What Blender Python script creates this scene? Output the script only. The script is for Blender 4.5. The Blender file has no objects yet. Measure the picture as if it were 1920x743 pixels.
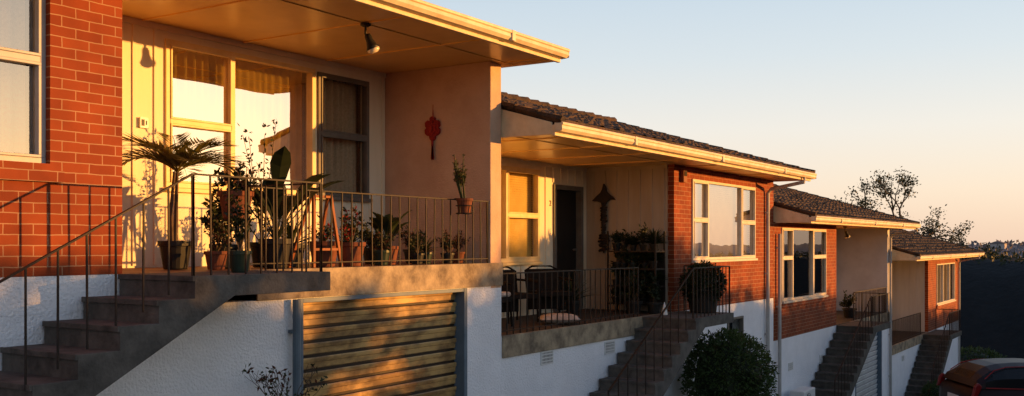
import bpy, math, random
from mathutils import Vector, Matrix, noise as mnoise
R = random.Random(7)
scene = bpy.context.scene
COL = scene.collection

# ------------------------------------------------------------------ materials
def nodes_of(m):
    m.use_nodes = True
    nt = m.node_tree
    return nt, nt.nodes, nt.links, nt.nodes["Principled BSDF"]

def mat(name, col, col2=None, rough=.7, scale=6.0, bump=0.0, bscale=60.0, dist=.01, metal=0.0, spec=.3,
        streak=0.0, detail=6, lo=.35, hi=.7, trans=0.0):
    m = bpy.data.materials.new(name)
    nt, N, L, b = nodes_of(m)
    b.inputs["Roughness"].default_value = rough
    b.inputs["Metallic"].default_value = metal
    b.inputs["Specular IOR Level"].default_value = spec
    tc = N.new("ShaderNodeTexCoord")
    if col2 is None:
        col2 = tuple(c*.8 for c in col)
    n1 = N.new("ShaderNodeTexNoise"); n1.inputs["Scale"].default_value = scale
    n1.inputs["Detail"].default_value = detail; n1.inputs["Roughness"].default_value = .65
    if streak:
        mp = N.new("ShaderNodeMapping"); mp.inputs["Scale"].default_value = (1, 1, streak)
        L.new(tc.outputs["Object"], mp.inputs["Vector"]); L.new(mp.outputs["Vector"], n1.inputs["Vector"])
    else:
        L.new(tc.outputs["Object"], n1.inputs["Vector"])
    r = N.new("ShaderNodeValToRGB")
    r.color_ramp.elements[0].position = lo; r.color_ramp.elements[1].position = hi
    r.color_ramp.elements[0].color = (*col2, 1); r.color_ramp.elements[1].color = (*col, 1)
    L.new(n1.outputs["Fac"], r.inputs["Fac"])
    L.new(r.outputs["Color"], b.inputs["Base Color"])
    if bump:
        n2 = N.new("ShaderNodeTexNoise"); n2.inputs["Scale"].default_value = bscale
        n2.inputs["Detail"].default_value = 3
        L.new(tc.outputs["Object"], n2.inputs["Vector"])
        bp = N.new("ShaderNodeBump"); bp.inputs["Strength"].default_value = bump
        bp.inputs["Distance"].default_value = dist
        L.new(n2.outputs["Fac"], bp.inputs["Height"]); L.new(bp.outputs["Normal"], b.inputs["Normal"])
    if trans:
        t = N.new("ShaderNodeBsdfTranslucent"); mx = N.new("ShaderNodeMixShader")
        L.new(r.outputs["Color"], t.inputs["Color"]); mx.inputs[0].default_value = trans
        out = N["Material Output"]
        L.new(b.outputs[0], mx.inputs[1]); L.new(t.outputs[0], mx.inputs[2]); L.new(mx.outputs[0], out.inputs[0])
    return m

def brick_mat():
    m = bpy.data.materials.new("red_brick")
    nt, N, L, b = nodes_of(m)
    b.inputs["Roughness"].default_value = .8; b.inputs["Specular IOR Level"].default_value = .2
    tc = N.new("ShaderNodeTexCoord"); sp = N.new("ShaderNodeSeparateXYZ"); L.new(tc.outputs["Object"], sp.inputs[0])
    ad = N.new("ShaderNodeMath"); ad.operation = 'ADD'; L.new(sp.outputs[0], ad.inputs[0]); L.new(sp.outputs[1], ad.inputs[1])
    cb = N.new("ShaderNodeCombineXYZ"); L.new(ad.outputs[0], cb.inputs[0]); L.new(sp.outputs[2], cb.inputs[1])
    nn = N.new("ShaderNodeTexNoise"); nn.inputs["Scale"].default_value = 9; L.new(tc.outputs["Object"], nn.inputs["Vector"])
    vm = N.new("ShaderNodeVectorMath"); vm.operation = 'SCALE'; vm.inputs["Scale"].default_value = .010
    L.new(nn.outputs["Color"], vm.inputs[0])
    va = N.new("ShaderNodeVectorMath"); va.operation = 'ADD'; L.new(cb.outputs[0], va.inputs[0]); L.new(vm.outputs[0], va.inputs[1])
    br = N.new("ShaderNodeTexBrick"); L.new(va.outputs[0], br.inputs["Vector"])
    br.inputs["Scale"].default_value = 1; br.inputs["Brick Width"].default_value = .215; br.inputs["Row Height"].default_value = .074
    br.inputs["Mortar Size"].default_value = .0046; br.inputs["Mortar Smooth"].default_value = .25
    br.inputs["Color1"].default_value = (.27, .058, .017, 1); br.inputs["Color2"].default_value = (.20, .038, .012, 1)
    br.inputs["Mortar"].default_value = (.38, .22, .13, 1); br.inputs["Bias"].default_value = 0
    n2 = N.new("ShaderNodeTexNoise"); n2.inputs["Scale"].default_value = 3; n2.inputs["Detail"].default_value = 8
    L.new(tc.outputs["Object"], n2.inputs["Vector"])
    r = N.new("ShaderNodeValToRGB"); r.color_ramp.elements[0].position = .3; r.color_ramp.elements[1].position = .7
    r.color_ramp.elements[0].color = (.74, .70, .70, 1); r.color_ramp.elements[1].color = (1.08, 1.04, 1, 1)
    L.new(n2.outputs["Fac"], r.inputs["Fac"])
    mx = N.new("ShaderNodeMix"); mx.data_type = 'RGBA'; mx.blend_type = 'MULTIPLY'; mx.inputs["Factor"].default_value = 1
    L.new(br.outputs["Color"], mx.inputs["A"]); L.new(r.outputs["Color"], mx.inputs["B"])
    L.new(mx.outputs["Result"], b.inputs["Base Color"])
    inv = N.new("ShaderNodeMath"); inv.operation = 'MULTIPLY_ADD'; inv.inputs[1].default_value = -1; inv.inputs[2].default_value = 1
    L.new(br.outputs["Fac"], inv.inputs[0])
    n3 = N.new("ShaderNodeTexNoise"); n3.inputs["Scale"].default_value = 120; L.new(tc.outputs["Object"], n3.inputs["Vector"])
    ma = N.new("ShaderNodeMath"); ma.operation = 'MULTIPLY_ADD'; ma.inputs[1].default_value = .35
    L.new(n3.outputs["Fac"], ma.inputs[0]); L.new(inv.outputs[0], ma.inputs[2])
    bp = N.new("ShaderNodeBump"); bp.inputs["Strength"].default_value = .5; bp.inputs["Distance"].default_value = .005
    L.new(ma.outputs[0], bp.inputs["Height"]); L.new(bp.outputs["Normal"], b.inputs["Normal"])
    return m

def glass_mat(name="window_glass", refl=.42, tint=(1, 1, 1)):
    m = bpy.data.materials.new(name)
    nt, N, L, b = nodes_of(m)
    N.remove(b)
    g = N.new("ShaderNodeBsdfGlossy"); g.inputs["Roughness"].default_value = .01; g.inputs["Color"].default_value = (*tint, 1)
    t = N.new("ShaderNodeBsdfTransparent"); t.inputs["Color"].default_value = (.92, .94, .92, 1)
    tc = N.new("ShaderNodeTexCoord"); n = N.new("ShaderNodeTexNoise"); n.inputs["Scale"].default_value = 1.3
    L.new(tc.outputs["Object"], n.inputs["Vector"])
    bp = N.new("ShaderNodeBump"); bp.inputs["Strength"].default_value = .12; bp.inputs["Distance"].default_value = .02
    L.new(n.outputs["Fac"], bp.inputs["Height"]); L.new(bp.outputs["Normal"], g.inputs["Normal"])
    mx = N.new("ShaderNodeMixShader"); mx.inputs[0].default_value = refl
    L.new(t.outputs[0], mx.inputs[1]); L.new(g.outputs[0], mx.inputs[2]); L.new(mx.outputs[0], N["Material Output"].inputs[0])
    return m

BRICK = brick_mat()
STUCCO = mat("white_stucco", (.88, .89, .92), (.79, .80, .83), .85, 2.5, .8, 42, .018)
STUCCO_B = mat("white_stucco_with_warm_bounce", (.62, .42, .29), (.49, .32, .215), .85, 2.0, .6, 55, .012)  # white stucco with warm bounce light put into its colour
STUCCO_P = mat("pale_grey_stucco", (.62, .60, .59), (.50, .48, .47), .85, 2.0, .6, 55, .012)
SOFFIT = mat("soffit_paint_with_orange_bounce", (.84, .54, .18), (.70, .43, .125), .30, 1.6, .15, 14, .004, streak=.6, spec=.6)  # cream paint with the porch's orange bounce light put into the colour
CREAM = mat("cream_trim_paint", (.80, .66, .44), (.60, .46, .28), .45, 5, .1, 40, .003)
BATTEN = mat("white_batten_board", (.86, .78, .60), (.76, .66, .48), .6, 3, .1, 60, .002, streak=.15)
BATTEN_D = mat("shaded_batten_board", (.46, .38, .30), (.34, .275, .21), .7, 3, .1, 60, .002, streak=.15)  # batten paint darkened to hold the unlit side wall's shade
BATTEN_P = mat("pale_grey_batten_board", (.62, .59, .55), (.50, .47, .43), .7, 3, .1, 60, .002, streak=.15)
FRAME_W = mat("window_frame_paint", (.70, .62, .50), (.58, .50, .39), .45, 6)
FRAME_Y = mat("yellow_cream_frame_paint", (.82, .64, .34), (.72, .53, .24), .45, 6)
FRAME_L = mat("pale_grey_frame_paint", (.46, .45, .46), (.36, .35, .36), .45, 6)
FRAME_G = mat("grey_frame_paint", (.17, .15, .125), (.12, .105, .09), .5, 6)
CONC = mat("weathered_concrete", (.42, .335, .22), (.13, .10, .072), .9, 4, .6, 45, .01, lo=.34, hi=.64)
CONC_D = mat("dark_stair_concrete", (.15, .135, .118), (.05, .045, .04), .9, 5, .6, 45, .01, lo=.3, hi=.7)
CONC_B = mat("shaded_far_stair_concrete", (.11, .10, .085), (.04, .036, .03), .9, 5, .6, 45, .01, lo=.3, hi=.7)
DECKM = mat("red_deck_paint", (.32, .14, .065), (.19, .085, .042), .6, 3, .2, 40, .004)
DECKD = mat("dark_deck_paint", (.075, .05, .035), (.04, .03, .022), .7, 3, .2, 40, .004)
TILE = mat("mossy_roof_tile", (.11, .062, .034), (.028, .02, .013), .9, 5, .9, 25, .03, lo=.35, hi=.65)
IRON = mat("rusty_iron", (.035, .021, .014), (.013, .010, .008), .6, 20, .3, 90, .002, metal=.1)
PIPE = mat("painted_pipe", (.46, .44, .41), (.36, .34, .32), .5, 4)
PIPE_B = mat("blue_grey_pipe", (.14, .19, .24), (.10, .14, .18), .45, 4)
GARAGE = mat("bronze_garage_steel", (.56, .35, .13), (.22, .13, .052), .4, 2.6, .1, 20, .004, metal=.05, spec=.5, lo=.42, hi=.60, streak=1.8)
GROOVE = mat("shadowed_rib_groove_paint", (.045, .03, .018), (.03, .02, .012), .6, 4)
GARAGE_W = mat("white_garage_steel", (.66, .66, .66), (.5, .5, .5), .5, 3)
GROOVE_W = mat("grey_rib_groove_paint", (.36, .36, .36), (.30, .30, .30), .6, 4)
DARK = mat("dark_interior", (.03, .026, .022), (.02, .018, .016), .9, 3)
DOORM = mat("dark_door_paint", (.018, .015, .013), (.012, .010, .009), .5, 5)
CURTAIN = mat("yellow_curtain_cloth", (.84, .54, .10), (.60, .37, .06), .9, 8, trans=.15)
CURTAIN_G = mat("grey_lace_cloth", (.66, .54, .38), (.46, .37, .25), .9, 40, trans=.3)
BLIND = mat("yellow_cream_blind", (.84, .60, .20), (.72, .48, .13), .6, 4)
BLIND_W = mat("white_blind", (.66, .56, .42), (.52, .43, .31), .6, 4)
GLASS = glass_mat("window_glass", .58)
GLASS_L = glass_mat("lightly_reflecting_glass", .10)
GLASS_S = glass_mat("shaded_window_glass", .3)
TERRA = mat("terracotta", (.20, .062, .028), (.11, .035, .018), .8, 9, .2, 50, .003)
POTBLK = mat("black_plastic", (.020, .018, .016), (.012, .012, .012), .5, 5)
POTGRN = mat("green_plastic", (.018, .038, .028), (.012, .026, .018), .4, 5)
SOIL = mat("potting_soil", (.05, .035, .025), (.025, .018, .012), .95, 30, .5, 60, .01)
LEAF_D = mat("dark_leaf", (.024, .034, .010), (.011, .017, .006), .55, 3, trans=.2)
LEAF_M = mat("green_leaf", (.050, .064, .016), (.027, .038, .010), .5, 3, trans=.3)
LEAF_Y = mat("sunlit_yellow_green_leaf", (.24, .20, .045), (.13, .12, .027), .5, 3, trans=.35)  # yellow-green leaf with golden sunlight put into its colour
LEAF_R = mat("reddish_leaf", (.11, .035, .018), (.055, .02, .011), .6, 3, trans=.25)
LEAF_H = mat("shrub_leaf", (.085, .135, .038), (.042, .072, .021), .5, 3, trans=.3)
FLOWER = mat("red_flower_petal", (.45, .04, .025), (.3, .025, .02), .6, 3, trans=.2)
BARK = mat("brown_bark", (.12, .08, .05), (.06, .04, .028), .9, 12, .6, 30, .01)
WOOD_O = mat("orange_wood", (.30, .085, .022), (.19, .052, .015), .6, 8, streak=.2)
DRIFT = mat("driftwood", (.045, .03, .02), (.022, .015, .011), .85, 10, .3, 40, .005)
REDM = mat("red_lacquer_cloth", (.32, .014, .012), (.22, .010, .009), .6, 20)
WHITEP = mat("white_plastic", (.75, .75, .73), (.66, .66, .64), .4, 4)
CLOTH_W = mat("white_woven_cloth", (.60, .54, .48), (.32, .23, .18), .9, 14, .3, 80, .005)
WICKER = mat("dark_wicker", (.02, .014, .011), (.010, .008, .007), .8, 30, .6, 90, .006, spec=.1)
ASPH = mat("asphalt", (.06, .058, .056), (.042, .041, .04), .9, 8, .5, 120, .01)
GRASS = mat("grass_ground", (.06, .075, .03), (.035, .045, .018), .95, .8, .5, 30, .03)
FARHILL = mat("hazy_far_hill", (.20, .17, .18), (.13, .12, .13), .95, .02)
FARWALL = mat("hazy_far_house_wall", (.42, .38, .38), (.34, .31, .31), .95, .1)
NEARHILL = mat("shaded_scrub_hillside", (.011, .013, .015), (.006, .008, .010), .95, .6, .6, 3, .15)  # near-black colour carries the shade lying on the slope
BLACKC = mat("dark_red_car_paint", (.022, .006, .006), (.016, .005, .005), .45, 2, spec=.2)
CARGL = mat("dark_car_glass", (.012, .013, .014), (.010, .010, .011), .2, 2, spec=.35)
RUBBER = mat("tyre_rubber", (.02, .02, .02), (.015, .015, .015), .8, 20)
ALLOY = mat("alloy_metal", (.5, .5, .52), (.4, .4, .42), .3, 5, metal=.9)
TAIL = mat("red_tail_lens", (.22, .008, .008), (.15, .006, .006), .3, 5, spec=.3)
LENS = mat("clear_lens", (.7, .7, .7), (.6, .6, .6), .1, 5, spec=.7)
BULB = mat("bulb_glass", (.85, .75, .55), (.75, .62, .42), .1, 5, spec=.8)

# ------------------------------------------------------------------ mesh accumulator
class M:
    def __init__(s): s.v = []; s.f = []; s.m = []
    def add(s, vs, fs, mi=0):
        o = len(s.v); s.v.extend([tuple(p) for p in vs])
        for f in fs: s.f.append(tuple(o+i for i in f)); s.m.append(mi)
    def box(s, x0, x1, y0, y1, z0, z1, mi=0):
        s.add([(x0,y0,z0),(x1,y0,z0),(x1,y1,z0),(x0,y1,z0),(x0,y0,z1),(x1,y0,z1),(x1,y1,z1),(x0,y1,z1)],
              [(0,3,2,1),(4,5,6,7),(0,1,5,4),(1,2,6,5),(2,3,7,6),(3,0,4,7)], mi)
    def obox(s, c, ax, ay, az, mi=0):
        c = Vector(c); ax=Vector(ax); ay=Vector(ay); az=Vector(az)
        P=[c-ax-ay-az,c+ax-ay-az,c+ax+ay-az,c-ax+ay-az,c-ax-ay+az,c+ax-ay+az,c+ax+ay+az,c-ax+ay+az]
        s.add(P,[(0,3,2,1),(4,5,6,7),(0,1,5,4),(1,2,6,5),(2,3,7,6),(3,0,4,7)],mi)
    def prism(s, poly, axis, a0, a1, mi=0):
        n=len(poly)
        def p(q,a):
            return (a,q[0],q[1]) if axis=='x' else ((q[0],a,q[1]) if axis=='y' else (q[0],q[1],a))
        vs=[p(q,a0) for q in poly]+[p(q,a1) for q in poly]
        fs=[tuple(range(n-1,-1,-1)),tuple(range(n,2*n))]+[(i,(i+1)%n,n+(i+1)%n,n+i) for i in range(n)]
        s.add(vs,fs,mi)
    def tube(s, pts, rad, n=6, mi=0, cap=True):
        pts=[Vector(p) for p in pts]
        if not isinstance(rad,(list,tuple)): rad=[rad]*len(pts)
        vs=[];fs=[]
        ref=None
        for i,p in enumerate(pts):
            d=(pts[min(i+1,len(pts)-1)]-pts[max(i-1,0)]).normalized()
            if ref is None: ref = Vector((1,0,0)) if abs(d.x)<.8 else Vector((0,1,0))
            a=d.cross(ref).normalized(); b=d.cross(a).normalized()
            for k in range(n):
                t=2*math.pi*(k+.5)/n
                vs.append(p+a*math.cos(t)*rad[i]+b*math.sin(t)*rad[i])
        for i in range(len(pts)-1):
            for k in range(n):
                k2=(k+1)%n
                fs.append((i*n+k,i*n+k2,(i+1)*n+k2,(i+1)*n+k))
        if cap:
            fs.append(tuple(range(n-1,-1,-1))); fs.append(tuple((len(pts)-1)*n+k for k in range(n)))
        s.add(vs,fs,mi)
    def lathe(s, prof, c, n=20, mi=0, sx=1, sy=1):
        vs=[];fs=[]
        for (r,z) in prof:
            for k in range(n):
                t=2*math.pi*k/n; vs.append((c[0]+r*sx*math.cos(t),c[1]+r*sy*math.sin(t),c[2]+z))
        for i in range(len(prof)-1):
            for k in range(n):
                k2=(k+1)%n; fs.append((i*n+k,i*n+k2,(i+1)*n+k2,(i+1)*n+k))
        fs.append(tuple(range(n-1,-1,-1))); fs.append(tuple((len(prof)-1)*n+k for k in range(n)))
        s.add(vs,fs,mi)
    def leaf(s, p, d, nrm, l, w, mi=0, bend=.15):
        p=Vector(p); d=Vector(d).normalized(); sd=d.cross(Vector(nrm))
        if sd.length<1e-4: sd=d.cross(Vector((.3,.5,.8)))
        sd.normalize(); up=sd.cross(d)
        s.add([p,p+d*l*.45+sd*w*.5-up*l*bend*.3,p+d*l-up*l*bend,p+d*l*.45-sd*w*.5-up*l*bend*.3],[(0,1,2,3)],mi)
    def strip(s, pts, widths, side, mi=0, fold=0):
        side=Vector(side).normalized(); vs=[];fs=[]
        for p,w in zip(pts,widths):
            p=Vector(p); vs += [p-side*w+Vector((0,0,fold*w)), p, p+side*w+Vector((0,0,fold*w))]
        for i in range(len(pts)-1):
            for k in (0,1): fs.append((3*i+k,3*i+k+1,3*i+4+k,3*i+3+k))
        s.add(vs,fs,mi)

def make(name, m, mats, parent=None, origin=(0,0,0), smooth=False, bevel=0, label=None):
    ox,oy,oz=origin
    me=bpy.data.meshes.new(name)
    me.from_pydata([(x-ox,y-oy,z-oz) for x,y,z in m.v],[],m.f)
    for mt in (mats if isinstance(mats,(list,tuple)) else [mats]): me.materials.append(mt)
    me.polygons.foreach_set("material_index",m.m)
    if smooth: me.polygons.foreach_set("use_smooth",[True]*len(m.f))
    me.update()
    o=bpy.data.objects.new(name,me); COL.objects.link(o)
    if parent is not None: o.parent=parent
    else: o.location=origin
    if bevel:
        b=o.modifiers.new("bevel","BEVEL"); b.width=bevel; b.segments=2; b.limit_method='ANGLE'
    if label: o["label"]=label
    return o

def thing(name, loc, label, category, group=None):
    e=bpy.data.objects.new(name,None); e.empty_display_size=.2; e.location=loc; COL.objects.link(e)
    e["label"]=label; e["category"]=category
    if group: e["group"]=group
    return e

def tag(o,label,category,group=None):
    o["label"]=label; o["category"]=category
    if group: o["group"]=group
    return o

# ------------------------------------------------------------------ ground
def gz(x):
    if x<-20: return 0.18
    if x<42: return -1.72-.095*x
    if x<60:
        t=(x-42)/18; return -5.71-.095*18*(t-.5*t*t)
    return -6.565

def sheet(name,xs,ys,off,mt):
    m=M(); vs=[(x,y,gz(x)+off) for x in xs for y in ys]; n=len(ys)
    m.add(vs,[(i*n+j,(i+1)*n+j,(i+1)*n+j+1,i*n+j+1) for i in range(len(xs)-1) for j in range(n-1)])
    o=make(name,m,mt); o["kind"]="structure"; return o
xs=[-3000,-600,-100,-40,-20]+[-20+i*2 for i in range(1,41)]+[80,120,300,1000,4000]
sheet("ground",xs,[-4000,-600,-100,-30,-10,0,6,20,60,300,1000,4000],0,GRASS)
sheet("driveway",[-20+i*2 for i in range(0,36)],[-7,-3,1,5.2],.004,ASPH)
m=M()
xk=[-20+i*2 for i in range(0,34)]
for a,b in zip(xk[:-1],xk[1:]):
    vs=[]
    for x in (a,b):
        for (y,z) in ((5.2,-.1),(5.2,.12),(5.34,.12),(5.34,-.1)): vs.append((x,y,gz(x)+z))
    m.add(vs,[(0,1,5,4),(1,2,6,5),(2,3,7,6)])
k=make("kerb",m,CONC); k["kind"]="structure"

# ------------------------------------------------------------------ house helpers
def wall_openings(m, y0, y1, x0, x1, z0, z1, ops, mi=0):
    xs=sorted(set([x0,x1]+[v for o in ops for v in o[:2] if x0<v<x1])); zs=sorted(set([z0,z1]+[v for o in ops for v in o[2:4] if z0<v<z1]))
    def solid(i,j):
        if i<0 or j<0 or i>=len(xs)-1 or j>=len(zs)-1: return False
        cx=(xs[i]+xs[i+1])/2; cz=(zs[j]+zs[j+1])/2
        return not any(o[0]<cx<o[1] and o[2]<cz<o[3] for o in ops)
    for i in range(len(xs)-1):
        for j in range(len(zs)-1):
            if not solid(i,j): continue
            a,b,c,d=xs[i],xs[i+1],zs[j],zs[j+1]
            m.add([(a,y0,c),(b,y0,c),(b,y0,d),(a,y0,d)],[(0,1,2,3)],mi)
            m.add([(a,y1,c),(b,y1,c),(b,y1,d),(a,y1,d)],[(3,2,1,0)],mi)
            if not solid(i-1,j): m.add([(a,y0,c),(a,y0,d),(a,y1,d),(a,y1,c)],[(0,1,2,3)],mi)
            if not solid(i+1,j): m.add([(b,y0,c),(b,y1,c),(b,y1,d),(b,y0,d)],[(0,1,2,3)],mi)
            if not solid(i,j-1): m.add([(a,y0,c),(a,y1,c),(b,y1,c),(b,y0,c)],[(0,1,2,3)],mi)
            if not solid(i,j+1): m.add([(a,y0,d),(b,y0,d),(b,y1,d),(a,y1,d)],[(0,1,2,3)],mi)

YF=6.52; YB=8.12; YE=5.69; YL=5.65; YR=10.2; YEND=14.7; TAN=.29

def window(house, org, w):
    x0,x1,z0,z1,y=w['x0'],w['x1'],w['z0'],w['z1'],w['y']
    f=M(); ft=w.get('ft',.042); mw=.024; ya=y-.025 if w.get('proud',True) else y+.05; yb=ya+.09
    f.box(x0,x1,ya,yb,z1-ft,z1); f.box(x0,x1,ya,yb,z0,z0+ft)
    f.box(x0,x0+ft,ya,yb,z0+ft,z1-ft); f.box(x1-ft,x1,ya,yb,z0+ft,z1-ft)
    edges=[x0]+list(w.get('mull',[]))+[x1]
    for mx in w.get('mull',[]): f.box(mx-mw,mx+mw,ya-.004,yb,z0+ft,z1-ft)
    for bay in range(len(edges)-1):
        tz=w.get('trans',{}).get(bay)
        a=edges[bay]+mw+.001; b=edges[bay+1]-mw-.001
        if bay==0: a=x0+ft
        if bay==len(edges)-2: b=x1-ft
        if tz:
            f.box(a,b,ya-.002,yb,tz-.022,tz+.022); segs=[(z0+ft,tz-.022),(tz+.022,z1-ft)]
            for c,d in segs:
                s=.02; yy=ya-.012
                f.box(a,b,yy,ya+.04,c,c+s); f.box(a,b,yy,ya+.04,d-s,d); f.box(a,a+s,yy,ya+.04,c+s,d-s); f.box(b-s,b,yy,ya+.04,c+s,d-s)
    fr=make("window",f,w.get('frame',FRAME_W),house,org,bevel=.004)
    g=M(); yg=ya+.045
    for bay in range(len(edges)-1):
        j=R.uniform(-.003,.003)
        g.add([(edges[bay]+.01,yg+j,z0+.02),(edges[bay+1]-.01,yg-j,z0+.02),(edges[bay+1]-.01,yg-j,z1-.02),(edges[bay]+.01,yg+j,z1-.02)],[(0,1,2,3)])
    make("pane",g,[w.get('glass',GLASS)],fr,org)
    s=M(); s.box(x0-.02,x1+.02,ya-.04,ya+.02,z0-.045,z0-.003); make("sill",s,w.get('sillm',w.get('frame',FRAME_W)),fr,org,bevel=.005)
    fill=w.get('fill','curtain')
    for (kind,a,b,zz0) in (fill if isinstance(fill,list) else [(fill,x0+.03,x1-.03,z0+.03)]):
        c=M()
        if kind in('curtain','lace'):
            n=max(4,int((b-a)/.016)); vs=[]
            for i in range(n+1):
                x=a+(b-a)*i/n; amp=.04*(.6+.4*math.sin(x*3.1))
                yy=ya+.2+amp*math.sin(x*62+1.5*math.sin(x*9))
                for zz in (zz0,(zz0+z1)/2,z1-.03):
                    vs.append((x,yy+(.01*math.sin(x*23) if zz==zz0 else 0),zz))
            c.add(vs,[(i*3+k,i*3+3+k,i*3+4+k,i*3+1+k) for i in range(n) for k in (0,1)])
            make("curtain",c,CURTAIN if kind=='curtain' else CURTAIN_G,fr,org,smooth=True)
        elif kind in ('blind','blindw'):
            zz=zz0
            while zz<z1-.04:
                c.add([(a,ya+.12,zz),(b,ya+.12,zz),(b,ya+.145,zz+.038),(a,ya+.145,zz+.038)],[(0,1,2,3)]); zz+=.036
            make("blind",c,BLIND if kind=='blind' else BLIND_W,fr,org)

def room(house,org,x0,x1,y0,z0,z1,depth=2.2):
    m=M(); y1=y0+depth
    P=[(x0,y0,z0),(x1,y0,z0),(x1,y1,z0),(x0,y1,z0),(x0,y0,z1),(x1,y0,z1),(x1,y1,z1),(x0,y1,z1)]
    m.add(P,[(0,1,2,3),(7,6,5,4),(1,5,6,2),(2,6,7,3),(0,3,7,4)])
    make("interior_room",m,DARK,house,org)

def railing_run(m,a,b,ha,hb,base_a,base_b,sp=.145,bar=.0055):
    a=Vector(a);b=Vector(b)
    L=(b-a).length; n=max(1,int(L/sp))
    ta=Vector((a.x,a.y,ha)); tb=Vector((b.x,b.y,hb))
    side=Vector((-(b-a).y,(b-a).x,0)).normalized()*.013; d=(tb-ta)
    m.obox((ta+tb)/2, d/2, side, Vector((0,0,.006+(bar-.0055)*2)))
    for i in range(n+1):
        t=i/n; p=a.lerp(b,t); zt=ha+(hb-ha)*t; zb=base_a+(base_b-base_a)*t
        r=bar*(1.5 if i in(0,n) else 1)
        jx=R.uniform(-.007,.007); kx=R.uniform(-.007,.007)
        vs=[(p.x+q*r+jx,p.y+w_*r,zb-.02) for q,w_ in ((-1,-1),(1,-1),(1,1),(-1,1))]+[(p.x+q*r+kx,p.y+w_*r,zt-.006) for q,w_ in ((-1,-1),(1,-1),(1,1),(-1,1))]
        m.add(vs,[(0,3,2,1),(4,5,6,7),(0,1,5,4),(1,2,6,5),(2,3,7,6),(3,0,4,7)])

def tile_roof(m,x0,x1,ze):
    y0=YE+.02; nrow=14; ncol=int((x1-x0)/.3); S=5
    rows=[]
    L=(YR-y0)
    for r in range(nrow):
        for e in (0,1):
            t=(r+e*.97)/nrow; y=y0+L*t; zb=ze+TAN*(y-y0)+(.03 if e==0 else 0.0)
            rows.append((y,zb))
    vs=[]; nc=ncol*S
    for (y,zb) in rows:
        for c in range(nc+1):
            x=x0+(x1-x0)*c/nc; ph=(c%S)/S
            h=.018*math.sin(ph*2*math.pi)+.02*mnoise.noise(Vector((x*4,y*4,3)))+.012*mnoise.noise(Vector((x*15,y*15,7)))
            vs.append((x,y,zb+h))
    W=nc+1
    m.add(vs,[(i*W+j,i*W+j+1,(i+1)*W+j+1,(i+1)*W+j) for i in range(len(rows)-1) for j in range(nc)])
    zr=ze+TAN*L
    m.add([(x0,YR,zr),(x1,YR,zr),(x1,YEND+.5,ze),(x0,YEND+.5,ze)],[(0,1,2,3)])
    m.add([(x0,y0,ze+.03),(x1,y0,ze+.03),(x1,y0,ze-.01),(x0,y0,ze-.01)],[(0,3,2,1)])
    x=x0
    while x<x1-.05:
        l=min(.4,x1-x); j=R.uniform(-.012,.012)
        pts=[(x,YR,zr+.005+j),(x+l,YR,zr+.02+j)]
        m.tube(pts,[.085,.1],8); x+=l*.94
    for xv in (x0+.04,x1-.04):
        for r in range(nrow):
            ya=y0+L*r/nrow; yb=ya+L/nrow*1.05
            m.tube([(xv,ya,ze+TAN*(ya-y0)+.02),(xv,yb,ze+TAN*(yb-y0)+.01)],[.05,.042],6)
    for i in range(int((x1-x0)*60)):
        x=R.uniform(x0+.1,x1-.1); y=R.uniform(y0+.3,YR); s=R.uniform(.015,.055); zb=ze+TAN*(y-y0)
        m.lathe([(s,0),(s*.8,s*.6),(s*.2,s*1.0)],(x,y,zb+.005),6)

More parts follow.
